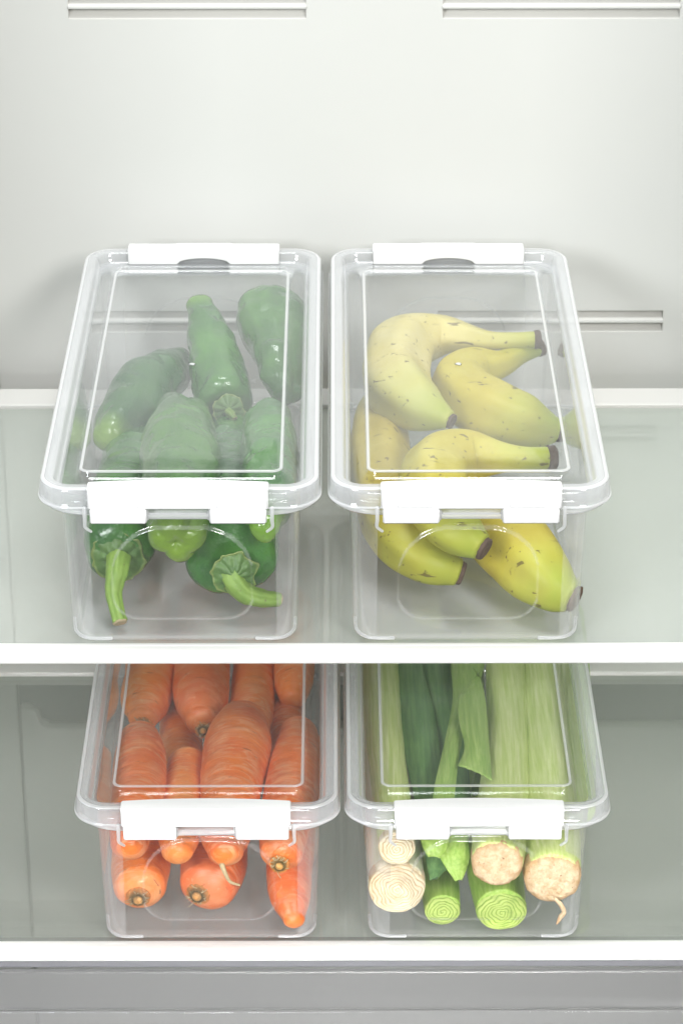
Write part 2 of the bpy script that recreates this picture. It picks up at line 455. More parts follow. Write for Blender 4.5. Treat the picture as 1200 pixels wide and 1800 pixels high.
for xa, xb, za, zb in slots:
    # every louvre: a pocket whose floor slopes out to the wall face
    D = .009
    vs = [(xa, WY, za), (xb, WY, za), (xb, WY+D, zb-.0022), (xa, WY+D, zb-.0022), (xb, WY+D, zb), (xa, WY+D, zb), (xb, WY, zb), (xa, WY, zb)]
    fs = [(0, 1, 2, 3), (3, 2, 4, 5), (5, 4, 6, 7), (0, 3, 5, 7), (1, 6, 4, 2)]
    o = mesh('vent_louvre', vs, fs, [M['slope'], M['dark']], wall, False, None, [0, 1, 0, 0, 0])
for zc in (.3402, .0545):
    for xa, xb in VX:
        box('vent_slat', xa-.0005, xb+.0005, WY-.0012, WY+.003, zc-.0012, zc+.0016, M['wall'], wall, .0005)
left = box('wall_panel_strip', -.47, -.2992, WY-.0003, WY+.02, -.78, 1.05, M['wall'], None, .001)
tag(left, kind='structure')
gp = box('wall_joint', -.301, -.296, WY+.004, WY+.006, -.78, 1.05, M['slope'], left, 0)
for nm, x0, x1 in (('side_wall_left', -.49, -.4705), ('side_wall_right', .4705, .49)):
    tag(box(nm, x0, x1, -.12, WY+.03, -.78, 1.05, M['wall'], None, .002), kind='structure')
# lower cover plate with a stepped edge on the wall between the shelves
bm = bmesh.new()
add_prism(bm, [(-.2975, -.333), (-.286, -.333), (-.2815, -.334), (-.279, -.337), (-.276, -.349), (-.273, -.3525), (-.268, -.3535), (.468, -.3535), (.468, -.775), (-.2975, -.775)], 'y', WY-.014, WY-.0005, .003)
pl = bmobj('cover_plate', bm, M['wall'], wall)
box('under_shelf_shade', -.2970, .4680, WY-.0040, WY-.0004, -.362, -.284, plain('painted_shade_grey', (.20, .212, .205), .5), wall, .001)  # added dark strip: the shade below the lower shelf put into its colour

# ------------------------------------------------------------------ shelves
def shelf(z, dy, label, seam):
    t = thing('glass_shelf', label, 'shelf', 'glass shelves of the fridge', (0, dy, z))
    box('glass_panel', -.45, .45, .0005, .4145, -.0042, -.0002, M['glassclear' if seam else 'glass'], t, .0003, 1)
    bm = bmesh.new()   # front rail: flat top, small groove, rounded nose
    add_prism(bm, [(.0004, .0004), (-.0035, .0006), (-.0039, .0001), (-.0044, .0006), (-.0100, .0002), (-.0122, -.0008), (-.0132, -.003), (-.0132, -.0078), (-.0122, -.0100), (-.0100, -.0112), (.0004, -.0112)], 'x', -.45, .45, .0003)
    bmobj('front_rail', bm, M['trim'], t)
    bm = bmesh.new()
    add_prism(bm, [(.4148, -.010), (.4148, .0022), (.4160, .0034), (.4480, .0034), (.4495, .0022), (.4495, -.010)], 'x', -.45, .45, .0005)
    bmobj('back_rail', bm, M['backtrim'], t)
    if seam:
        box('glass_seam', -.45, .45, .004, .0125, -.0072, -.0046, M['gasket'], t, .0003)
        box('rail_gasket', -.45, .45, -.009, .003, -.0185, -.0114, M['gasket'], t, .0005)
    return t
SZ, SDY = -.276, .0105
shelf(0, 0, 'upper glass shelf with white front rail, holding the pepper and banana boxes', False)
shelf(SZ, SDY, 'lower glass shelf with white front rail, holding the carrot and leek boxes', True)
dr = thing('crisper_drawer', 'grey plastic crisper drawer front under the lower glass shelf', 'drawer', None, (0, 0, 0))
bm = bmesh.new()
add_prism(bm, [(.0, -.2945), (-.0035, -.2945), (-.0045, -.2952), (-.0085, -.3275), (-.0075, -.3292), (-.004, -.3292), (.0, -.324)], 'x', -.45, .45, .0006)
bmobj('handle_band', bm, M['drawerband'], dr)
bm = bmesh.new()
add_prism(bm, [(-.0035, -.3296), (-.0095, -.3300), (-.020, -.745), (-.014, -.745)], 'x', -.45, .45, .0006)
bmobj('front_panel', bm, M['drawerclear'], dr)
for xa in (-.448, .446):
    box('side_panel', xa, xa+.002, .001, .44, -.74, -.32, M['drawerclear'], dr, .0005)
box('bottom_panel', -.4455, .4455, .001, .44, -.745, -.7415, M['drawerlight'], dr, .0005)

# ------------------------------------------------------------------ storage box
HB = .140
def rrect(a, b, r, nx, ny, nc):
    """rounded rectangle, constant point count; returns [(x, y, nx, ny)] counter-clockwise from front-left"""
    out = []
    for (cx, cy, a0, n, ex, ey) in ((-a+r, -b+r, 180, nx, 1, 0), (a-r, -b+r, 270, ny, 0, 1), (a-r, b-r, 0, nx, -1, 0), (-a+r, b-r, 90, ny, 0, -1)):
        for k in range(nc):
            t = R(a0+90*k/(nc-1)); out.append((cx+r*math.cos(t), cy+r*math.sin(t), math.cos(t), math.sin(t)))
        ln = 2*(a-r) if ex else 2*(b-r)
        for k in range(1, n):
            t = R(a0+90); f = k/n*ln
            out.append((cx+r*math.cos(t)+ex*f, cy+r*math.sin(t)+ey*f, math.cos(t), math.sin(t)))
    return out
def loft(rings, cap0=True, cap1=True):
    vs, fs = [], []; n = len(rings[0])
    for rg in rings: vs += rg
    for i in range(len(rings)-1):
        for j in range(n):
            k = (j+1) % n; fs.append((i*n+j, i*n+k, (i+1)*n+k, (i+1)*n+j))
    if cap0: fs.append(tuple(reversed(range(n))))
    if cap1: fs.append(tuple((len(rings)-1)*n+j for j in range(n)))
    return vs, fs
def sst(a, b, x):
    x = max(0, min(1, (x-a)/(b-a))); return x*x*(3-2*x)
def sd_round(x, z, cx, cz, hw, hh, r):
    qx, qz = abs(x-cx)-hw+r, abs(z-cz)-hh+r
    return math.hypot(max(qx, 0), max(qz, 0))+min(max(qx, qz), 0)-r
YC = .207    # middle of the box, front bottom edge at 0
def tub_mesh():
    rings, zone, emb = [], [], {}
    prof = []
    for k in range(0, 7):
        f = k/6*math.pi/2; prof.append((.006*(1-math.cos(f)), .006*(1-math.sin(f)), 3 if k > 2 else 0))
    nz_ = 108
    for k in range(1, nz_+1): prof.append((.006+(.1275-.006)*k/nz_, 0, 0))
    for off, z in ((.0012, .1286), (.004, .1290), (.0100, .1290), (.0120, .1283), (.0126, .1268), (.0128, .1215), (.0134, .1205), (.0138, .1195), (.0136, .1186)):
        prof.append((z, -off, 2 if z < .121 else 1))
    for z, ins, zn in prof:
        zz = min(z, .1275)
        a = .0835+.0035*zz/.125-ins; b = .207+.008*zz/.125-ins
        r = .017+.004*zz/.125-ins*.6
        if ins < 0: r = .021-ins
        rg = []; crn = [.12 < abs(q[2]) < .992 for q in rrect(a, b, max(r, .004), 120, 50, 13)]
        for x, y, nx, ny in rrect(a, b, max(r, .004), 120, 50, 13):
            d = 0
            if abs(ny) > .999 and zn == 0:      # embossed panel on both short walls
                sd = min(sd_round(x, z, 0, .0615, .0515, .0395, .020), 9)
                sd = max(sd, sd_round(x, z, 0, .0375, .0515, .0635, .040))
                d = .0028*sst(.0010, -.0014, sd)
            emb[(len(rings), len(rg))] = d
            rg.append((x+nx*d, y+ny*d, z))
        rings.append(rg); zone.append(zn)
    vs, fs = loft(rings, True, False)
    n = len(rings[0])
    mi = []
    for i in range(len(rings)-1):
        for j in range(n):
            q = zone[i+1]
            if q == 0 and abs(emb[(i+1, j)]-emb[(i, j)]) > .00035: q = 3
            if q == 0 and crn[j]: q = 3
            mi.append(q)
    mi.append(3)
    me = bpy.data.meshes.new('tub'); me.from_pydata(vs, [], fs); me.update()
    me.materials.append(M['clear']); me.materials.append(M['rim']); me.materials.append(M['edge']); me.materials.append(M['bendglint'])
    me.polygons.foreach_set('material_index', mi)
    for p in me.polygons: p.use_smooth = True
    return me
def lid_mesh():
    A, B = .1020, .233
    prof = [(.0004, -.0156, 2), (-.0002, -.0152, 2), (-.0002, -.0143, 2), (.0006, -.0137, 2), (.0010, -.009, 1), (.0016, -.0028, 1), (.0022, -.0012, 1), (.0030, -.0003, 2), (.0040, 0, 2), (.0048, -.0001, 2), (.0052, -.0004, 1), (.0086, -.0004, 1), (.0104, -.0005, 1), (.0116, -.0018, 1), (.0124, -.0045, 1), (.0132, -.0076, 1), (.0143, -.0088, 1), (.0160, -.0092, 0), (.019, -.0092, 0)]
    rings, zone = [], []
    for ins, z, zn in prof:
        rings.append([(x, y, HB+z) for x, y, _, _ in rrect(A-ins, B-ins, max(.026-ins, .007), 40, 50, 13)]); zone.append(zn)
    for ins, z, zn in [(0, -.0092, 0), (.0006, -.0080, 0), (.0012, -.0056, 0), (.0018, -.0046, 2), (.0028, -.0044, 2), (.0034, -.0050, 2), (.0040, -.0058, 0), (.0060, -.0060, 0), (.0090, -.0061, 0)]:
        rings.append([(x, y, HB+z) for x, y, _, _ in rrect(A-.0270-ins, B-.0385-ins, max(.009-ins, .003), 40, 50, 13)]); zone.append(zn)
    vs, fs = loft(rings, False, True)
    n = len(rings[0]); mi = []
    for i in range(len(rings)-1): mi += [zone[i+1]]*n
    mi.append(0)
    me = bpy.data.meshes.new('lid'); me.from_pydata(vs, [], fs); me.update()
    for m in ('lid', 'rim', 'edge'): me.materials.append(M[m])
    me.polygons.foreach_set('material_index', mi)
    for p in me.polygons: p.use_smooth = True
    return me
def solid(o, t, off=-1):
    s = o.modifiers.new('wall', 'SOLIDIFY'); s.thickness = t; s.offset = off; s.use_even_offset = True
def front_latch(parent):
    hw = .0645; F = -.2335     # lid front edge in box coordinates is y = -.233
    bm = bmesh.new()
    poly = [(-hw, F-.0035), (hw, F-.0035)]
    n = 24
    for k in range(n+1):
        x = hw-2*hw*k/n; poly.append((x, F+.0090+.0036*(1-(x/hw)**2)))
    add_prism(bm, poly, 'z', HB+.0006, HB+.0026, .0007)
    add_box(bm, -hw+.0003, hw-.0003, F-.0040, F-.0014, HB-.0135, HB+.0022, .0009)
    for s in (-1, 1):
        xa, xb = (s*.0225, s*(hw-.0016)); xa, xb = min(xa, xb), max(xa, xb)
        add_box(bm, xa, xb, F-.0052, F-.0018, HB-.0245, HB-.0128, .0009)
        add_box(bm, s*.040-.0125, s*.040+.0125, F-.0046, F-.003, HB-.0122, HB-.0082, .0005)
    o = bmobj('latch', bm, M['latch'], parent)
    bm = bmesh.new()
    add_box(bm, -.0228, .0228, F-.0035, F-.0008, HB-.0218, HB-.0168, .0012)
    for s in (-1, 1): add_box(bm, s*.0222-.0012, s*.0222+.0012, F-.0042, F-.0004, HB-.0226, HB-.0142, .0008)
    bmobj('hinge_bar', bm, M['edge'], o)
    return o
def back_latch(parent):
    hw = .0645; Bk = .2335
    bm = bmesh.new()
    add_box(bm, -hw, hw, Bk-.0150, Bk+.0015, HB+.0006, HB+.0026, .0007)
    poly = [(-hw+.0002, HB+.0022), (-hw+.0002, HB-.0098), (-.0235, HB-.0098)]
    n = 18
    for k in range(n+1):
        x = -.0225+.045*k/n; poly.append((x, HB-.0096+.0052*math.sqrt(max(0, 1-(x/.0225)**2))))
    poly += [(.0235, HB-.0098), (hw-.0002, HB-.0098), (hw-.0002, HB+.0022)]
    add_prism(bm, poly, 'y', Bk-.0164, Bk-.0146, .0005)
    add_box(bm, -hw+.0003, hw-.0003, Bk+.0002, Bk+.0020, HB-.024, HB+.0022, .0009)
    add_box(bm, -.024, .024, Bk+.0014, Bk+.0042, HB-.001, HB+.0022, .0009)
    return bmobj('latch', bm, M['latch'], parent)
def hook(parent, s):
    F = -.2335; x = s*.0668
    pts = [Vector((x, F+.0005, HB-.0145)), Vector((x, F+.0000, HB-.024)), Vector((x, F+.0018, HB-.0305)), Vector((x-s*.0038, F+.0030, HB-.0345))]
    sweep_obj('hook', [(p, r) for p, r in zip(pts, (.0016, .0014, .0012, .0010))], M['edge'], parent, rings=14, segs=12)
def foot(parent, sx, sy):
    # L-shaped stacking ridge moulded round a bottom corner
    a, b, r = .0818, .2055, .015
    cx, cy_ = sx*(a-r), sy*(b-r); pts = [Vector((sx*(a-.028), sy*b, .0035))]
    for k in range(6):
        t = R(90-90*k/5); pts.append(Vector((cx+sx*r*math.cos(t), cy_+sy*r*math.sin(t), .0035+.003*(k/5)**2)))
    pts.append(Vector((sx*(a+.0003), sy*(b-r-.001), .012)))
    sweep_obj('corner_ridge', [(p, .0013) for p in pts], M['edge'], parent, rings=26, segs=10)
TUB, LID = tub_mesh(), lid_mesh()
def make_box(label, cx, yoff, z, rz=0):
    t = thing('storage_box', label, 'storage box', 'clear lidded storage boxes in the fridge', (cx, YC+yoff, z+.0004))
    t.rotation_euler = (0, 0, rz)
    o = link('tub', TUB, [], t, False); solid(o, .0012, -1)
    for s in (-1, 1): hook(o, s)
    for sx, sy in ((-1, -1), (1, -1), (-1, 1), (1, 1)): foot(o, sx, sy)
    l = link('lid', LID, [], t, False); solid(l, .0012, -1)
    # small gate mark left by moulding, in the middle of the lid
    bm = bmesh.new(); bmesh.ops.create_cone(bm, cap_ends=True, segments=9, radius1=.0028, radius2=.0016, depth=.0009)
    for v in bm.verts: v.co += Vector((nz(v.co, 900, 3)*.0012, nz(v.co, 900, 4)*.0012, HB-.0058))
    bmobj('moulding_nub', bm, M['edge'], l)
    front_latch(t); back_latch(t)
    return t
make_box('clear lidded box of green peppers on the upper shelf, left of the banana box', -.1115, 0, 0)
make_box('clear lidded box of bananas on the upper shelf, right of the pepper box', .0972, 0, 0)
make_box('clear lidded box of carrots on the lower shelf, under the pepper box', -.0980, SDY, SZ)
make_box('clear lidded box of leeks on the lower shelf, under the banana box', .1092, SDY, SZ)

# ------------------------------------------------------------------ peppers
def pepper(label, pts, lobes, ph, mat, stem_end=None, tipw=.05, cap0=.8, cap1=.8, dim0=0, dim1=0, bumpy=.0026, seed=1, lobamp=(.05, .14)):
    """pts run from the stalk shoulder (first) to the tip (last)"""
    t = thing('green_pepper', label, 'pepper', 'green peppers in the left upper box')
    def shape(u, a):
        k = lobamp[0]+(lobamp[1]-lobamp[0])*max(sst(.3, 0, u), sst(.75, 1, u))
        return 1+k*(abs(math.cos(lobes*.5*(a+ph)+.8*u))-.6)
    def disp(p, u, a):
        return bumpy*(nz(p, 32, seed)+.6*nz(p, 75, seed+5)) - .0005*abs(nz(p, 130, seed+2))
    sweep_obj('body', pts, M[mat], t, rings=90, segs=72, cap0=cap0, cap1=cap1, shape=shape, disp=disp, dimple0=dim0, dimple1=dim1)
    return t
def calyx_stem(t, base, axis, r, stem, seed=0, cutdark=True):
    """ribbed star-edged calyx on the shoulder and a bent stalk; axis points out of the fruit"""
    axis = axis.normalized()
    u = Vector((1, 0, 0)); u = (u-axis*u.dot(axis)).normalized(); v = axis.cross(u)
    vs, fs, al = [], [], []; NR, NS = 16, 90
    for i in range(NR+1):
        f = i/NR
        for j in range(NS):
            a = j/NS*2*math.pi
            rim = 1+.09*max(0, math.cos(7*a+seed))**4+.16*noise.noise(Vector((math.cos(a)*2+seed, math.sin(a)*2, 0)))
            rr = r*f*(1+(rim-1)*f**3)
            h = .0040*(1-f)**1.2-.0012*math.cos(9*a+seed)*f*(1-f)*2-.0035*f**2.5+.0016*sst(.9, 1, f)
            h += .0011*noise.noise(Vector((rr*math.cos(a)*260, rr*math.sin(a)*260, seed*9)))
            vs.append(base+u*(rr*math.cos(a))+v*(rr*math.sin(a))+axis*h); al.append(f)
    for i in range(NR):
        for j in range(NS):
            k = (j+1) % NS; fs.append((i*NS+j, i*NS+k, (i+1)*NS+k, (i+1)*NS+j))
    o = mesh('calyx', vs, fs, [M['calyx']], t, True, al); solid(o, .0009, -1)
    def sh(uu, a): return 1+.07*math.cos(5*a+2*uu)+.04*math.cos(9*a)
    s = sweep_obj('stem', stem, M['stem'], t, rings=50, segs=36, cap0=.3, cap1=.12, shape=sh, disp=lambda p, a, b: .0004*nz(p, 260, seed))
    e0, e1 = stem[-2][0], stem[-1][0]; d = (e1-e0).normalized(); rr = stem[-1][1]
    sweep_obj('stem_cut', [(e1+d*rr*.02, rr*1.04), (e1+d*rr*.20, rr*.92)], M['cutstem'], s, rings=6, segs=28, cap0=.1, cap1=.1, disp=lambda p, a, b: .0009*nz(p, 420, seed+3))

V = Vector
# front left, stalk towards the viewer
def mk(seq, base=0): return PX(seq, base)
p = mk([(208, 960, .042, 63), (212, 925, .042, 66), (222, 870, .042, 60), (230, 800, .045, 48), (232, 740, .045, 28)])
t = pepper('green pepper at the left of the front row, stalk hanging straight down', p, 3, .6, 'pepper', cap0=.75, dim0=.28, seed=2, lobamp=(.03, .10))
b0 = at(208, 977, .041)
calyx_stem(t, b0+V((0, -.004, 0)), V((0, -1, .12)), rad(b0, 46), mk([(209, 982, .042, 21), (206, 1005, .038, 19), (200, 1040, .026, 15), (205, 1070, .017, 13), (211, 1093, .010, 13)]), 1)
# front right, stalk bent to the right
p = mk([(406, 970, .043, 80), (406, 940, .043, 84), (408, 880, .043, 76), (410, 800, .045, 56), (412, 740, .045, 34)])
t = pepper('green pepper at the right of the front row, stalk bent to the right', p, 3, 2.2, 'pepper', cap0=.7, dim0=.3, seed=5, lobamp=(.05, .15))
b0 = at(413, 1003, .041)
calyx_stem(t, b0+V((0, -.006, 0)), V((.16, -1, .05)), rad(b0, 40), mk([(404, 1000, .042, 24), (412, 1022, .035, 20), (432, 1043, .026, 18), (462, 1052, .021, 15), (491, 1054, .018, 12)]), 4)
# top centre, blunt creased end to the viewer
p = mk([(318, 740, .084, 52), (316, 770, .086, 66), (317, 830, .086, 68), (313, 900, .084, 56), (310, 940, .080, 50)])
pepper('large green pepper in the middle, blunt creased end facing the front', p, 4, 1.1, 'pepper', cap0=.8, cap1=.75, dim1=.35, seed=8, lobamp=(.04, .22), bumpy=.0024)
p = mk([(472, 745, .086, 44), (473, 780, .088, 49), (474, 850, .088, 49), (469, 905, .086, 40), (466, 925, .083, 30)])
pepper('green pepper at the right under the front latch, small tip peeking out', p, 3, .4, 'pepper', cap0=.7, cap1=.85, seed=11, lobamp=(.04, .16))
p = mk([(322, 638, .064, 26), (298, 652, .066, 42), (258, 682, .066, 54), (224, 728, .064, 50), (196, 766, .060, 33)])
t = pepper('dark green pepper lying slanted at the left, pale shiny tip forward', p, 3, 1.9, 'pepperdark', cap0=.5, cap1=.8, seed=14, lobamp=(.04, .16))
p = mk([(394, 700, .066, 52), (386, 668, .072, 53), (373, 612, .088, 42), (361, 568, .100, 34), (352, 540, .108, 22)])
t = pepper('slim green pepper pointing to the back, calyx end between three others', p, 3, .2, 'pepper', cap0=.55, cap1=1.0, dim0=.3, seed=17, lobamp=(.06, .10))
b0 = at(402, 722, .066)
calyx_stem(t, b0+V((0, -.002, .002)), V((.1, -1, .5)), rad(b0, 27), mk([(402, 724, .070, 8), (408, 730, .070, 7), (412, 736, .068, 6)]), 7)
p = mk([(503, 690, .072, 30), (497, 660, .080, 41), (487, 610, .090, 52), (475, 565, .100, 60), (472, 550, .103, 56)])
pepper('big green pepper at the back right of the box, broad end to the back', p, 3, 2.6, 'pepper', cap0=.7, cap1=.75, seed=20, lobamp=(.10, .20), bumpy=.0034)

# ------------------------------------------------------------------ bananas
def banana(label, pts, mat, tip=True, stalk=None, tipr=None, cut=True, seed=1):
    """pts run from the stalk end to the blossom end"""
    t = thing('banana', label, 'banana', 'bananas in the right upper box')
    def shape(u, a):
        return 1+.05*math.cos(5*a+.7+seed)*sst(0, .25, u)*sst(1, .85, u)
    def disp(p, u, a): return .0006*nz(p, 45, seed)
    sweep_obj('skin', pts, M[mat], t, rings=90, segs=60, cap0=.15, cap1=.35, shape=shape, disp=disp)
    rg = lambda p, u, a: .0011*nz(p, 330, seed)+.0006*nz(p, 800, seed)
    if tip:
        e0, e1 = pts[-2][0], pts[-1][0]; d = (e1-e0).normalized(); r = tipr or pts[-1][1]*.72
        sweep_obj('blossom_tip', [(e1+d*pts[-1][1]*.1, r*1.02), (e1+d*(pts[-1][1]*.34+.0012), r)], M['bananatip'], t, rings=8, segs=30, cap0=.1, cap1=.18, disp=rg, dimple1=.25)
    if cut:
        e0, e1 = pts[1][0], pts[0][0]; d = (e1-e0).normalized(); r = pts[0][1]
        sweep_obj('stalk_cut', [(e1-d*r*.1, r*1.07), (e1+d*(r*.55), r*1.12)], M['bananatip'], t, rings=8, segs=30, cap0=.1, cap1=.15, disp=rg)
    return t
banana('curved banana at the top left of the bunch, stalk reaching right', mk([(940, 597, .096, 15), (900, 598, .096, 15), (860, 598, .096, 17), (820, 592, .096, 23), (775, 588, .094, 36), (722, 600, .092, 52), (697, 640, .090, 58), (707, 690, .088, 56), (748, 720, .084, 42), (788, 738, .080, 17)]), 'bananapale', tipr=.0062)
banana('banana beside the top one, green stalk at the right and tip pointing right', mk([(945, 612, .085, 14), (915, 622, .083, 18), (880, 640, .080, 24), (838, 650, .078, 40), (808, 672, .076, 50), (832, 706, .074, 54), (885, 732, .070, 54), (940, 750, .066, 43), (973, 756, .062, 24)]), 'banana', tipr=.0088, seed=3)
banana('middle banana lying across the box, stalk to the right, tip forward', mk([(962, 806, .086, 21), (925, 806, .088, 21), (880, 804, .088, 28), (830, 802, .086, 46), (775, 818, .086, 58), (762, 860, .084, 58), (780, 910, .077, 50), (820, 945, .070, 38), (843, 960, .066, 26)]), 'banana', tipr=.0088, seed=5)
banana('banana along the left wall, small dark tip pointing right at the front', mk([(676, 690, .044, 24), (668, 725, .046, 40), (666, 770, .050, 50), (668, 815, .052, 54), (674, 860, .052, 54), (692, 922, .049, 54), (725, 965, .043, 48), (765, 992, .036, 38), (802, 1005, .031, 25)]), 'banana', tipr=.0088, seed=7, cut=False)
banana('long banana sloping to the right front corner of the box', mk([(790, 830, .050, 20), (820, 870, .048, 46), (865, 922, .044, 62), (915, 974, .038, 65), (955, 1018, .033, 55), (985, 1040, .029, 41), (1000, 1048, .027, 31)]), 'banana', tipr=.0100, seed=9, cut=False)

# ------------------------------------------------------------------ carrots
def carrot(label, pts, seed, crown=None, tip=None, cap0=.6, cap1=.6, hair=None):
    """pts from the hidden / far end to the end nearest the viewer"""
    t = thing('carrot', label, 'carrot', 'carrots in the left lower box')
    def disp(p, u, a):
        q = V((p.x*.35, p.y*1.0, p.z*.35))
        return .0009*nz(p, 30, seed)-.0007*max(0, noise.noise(q*170+V((seed, 0, 0))))+.0003*nz(p, 150, seed)
    sweep_obj('root', pts, M['carrot'], t, rings=110, segs=56, cap0=cap0, cap1=cap1, shape=lambda u, a: 1+.02*math.cos(2*a+seed), disp=disp)
    def ncrown(e, d, r):
        d = d.normalized(); vs, fs, al = [], [], []; NS, NR = 48, 14
        u = V((1, 0, 0)); u = (u-d*u.dot(d)).normalized(); v = d.cross(u)
        for i in range(NR+1):
            f = i/NR
            for j in range(NS):
                a = j/NS*2*math.pi; rr = r*f*(1+.06*noise.noise(V((math.cos(a)*2, math.sin(a)*2, seed))))
                h = .42*r*max(0, 1-(f/.42)**2)**.5 if f < .42 else 0
                h += .18*r*math.exp(-((f-.58)/.10)**2)-.30*r*f*f
                h += .10*r*noise.noise(V((rr*math.cos(a)*700, rr*math.sin(a)*700, seed)))*sst(.25, .5, f)
                vs.append(e+u*rr*math.cos(a)+v*rr*math.sin(a)+d*h); al.append(f)
        for i in range(NR):
            for j in range(NS):
                k = (j+1) % NS; fs.append((i*NS+j, i*NS+k, (i+1)*NS+k, (i+1)*NS+j))
        o = mesh('crown', vs, fs, [M['crown']], t, True, al); solid(o, .0006)
        random.seed(seed)
        for _ in range(16):   # dry fibres round the crown
            a = random.uniform(0, 6.28); rr = r*random.uniform(.45, .75)
            s0 = e+u*rr*math.cos(a)+v*rr*math.sin(a)+d*.0004; q = u*math.cos(a+random.uniform(-1, 1))+v*math.sin(a+random.uniform(-1, 1))
            L = random.uniform(.002, .0055)
            hp.append([(s0, .00022), (s0+q*L*.5+d*L*.35, .0002), (s0+q*L+d*L*.2, .0001)])
        return o
    hp = []
    if crown:
        cpx, cpy, cz, cr, dv = crown; e = at(cpx, cpy, cz+SZ); o = ncrown(e, V(dv), rad(e, cr))
        vs, fs = [], []
        for h in hp:
            a, b, _ = sweep(h, rings=5, segs=5); n = len(vs); vs += a; fs += [tuple(i+n for i in f) for f in b]
        mesh('crown_fibres', vs, fs, [M['cutstem']], t)
    if hair:
        sweep_obj('root_hair', mk(hair, SZ), M['cutstem'], t, rings=24, segs=10)
    return t
carrot('carrot in the front left of the top layer, rounded tip under the latch', mk([(246, 1300, .098, 36), (246, 1330, .098, 45), (243, 1400, .096, 47), (232, 1450, .094, 42), (228, 1482, .090, 34)], SZ), 1, cap1=.7)
carrot('short carrot second from the left in the top layer, front end under the latch', mk([(330, 1345, .082, 36), (324, 1385, .083, 39), (318, 1440, .084, 38), (314, 1480, .083, 34), (312, 1495, .081, 28)], SZ), 2, cap1=.7)
carrot('thick pale-ringed carrot in the middle of the top layer, thin root hair at its front', mk([(426, 1268, .098, 42), (420, 1300, .098, 57), (410, 1360, .096, 56), (400, 1430, .092, 46), (396, 1480, .088, 40), (396, 1494, .086, 32)], SZ), 3, cap1=.75, hair=[(390, 1520, .078, 5), (396, 1535, .072, 4), (405, 1550, .068, 3), (421, 1556, .066, 2)])
carrot('carrot at the right of the top layer with a cut crown facing the front', mk([(525, 1290, .086, 34), (522, 1330, .090, 44), (510, 1400, .090, 46), (500, 1460, .086, 44), (494, 1500, .080, 38)], SZ), 4, crown=(491, 1521, .078, 17, (0, -1, .1)), cap1=.55)
carrot('carrot at the back left, blunt end against the front left carrot', mk([(268, 1050, .090, 30), (266, 1120, .090, 42), (264, 1190, .088, 45), (254, 1245, .082, 38), (252, 1262, .079, 26)], SZ), 5, crown=(252, 1277, .080, 16, (0, -1, .3)))
carrot('carrot second from the left at the back, dark tip pointing forward', mk([(350, 1050, .095, 34), (354, 1120, .095, 46), (354, 1190, .092, 50), (354, 1240, .088, 46), (356, 1265, .084, 32)], SZ), 6, crown=(357, 1284, .084, 14, (0, -1, .3)))
carrot('long slim carrot running back behind the thick middle carrot', mk([(452, 1060, .086, 30), (450, 1120, .084, 36), (446, 1180, .080, 38), (440, 1260, .076, 40), (430, 1330, .07, 36)], SZ), 7)
carrot('carrot at the back right corner, rounded end hanging over a gap', mk([(518, 1060, .096, 28), (518, 1120, .094, 36), (517, 1170, .090, 36), (515, 1210, .084, 32), (514, 1228, .080, 24)], SZ), 8)
carrot('big carrot at the left of the bottom layer, leafy crown scar facing out', mk([(262, 1330, .036, 30), (256, 1400, .036, 42), (250, 1480, .036, 48), (247, 1530, .036, 51), (246, 1556, .035, 46)], SZ), 9, crown=(243, 1580, .031, 21, (0, -1, -.08)), cap1=.55)
carrot('big carrot in the middle of the bottom layer, crown with green stub', mk([(400, 1330, .036, 34), (392, 1400, .036, 46), (382, 1480, .036, 52), (374, 1530, .036, 56), (366, 1556, .035, 50)], SZ), 10, crown=(347, 1574, .034, 21, (-.25, -1, .05)), cap1=.55)
carrot('carrot at the right of the bottom layer, tapering tip down to the corner', mk([(520, 1330, .050, 30), (518, 1400, .048, 40), (512, 1480, .044, 42), (508, 1540, .036, 40), (512, 1590, .026, 32), (516, 1615, .020, 20)], SZ), 11, cap1=.8)
carrot('carrot buried in the second layer at the left, seen in the gap', mk([(310, 1230, .052, 30), (318, 1290, .052, 38), (322, 1350, .050, 34)], SZ), 12)
carrot('carrot buried in the second layer at the right, behind the crowned one', mk([(500, 1230, .060, 24), (505, 1270, .060, 34), (512, 1340, .055, 36)], SZ), 13)

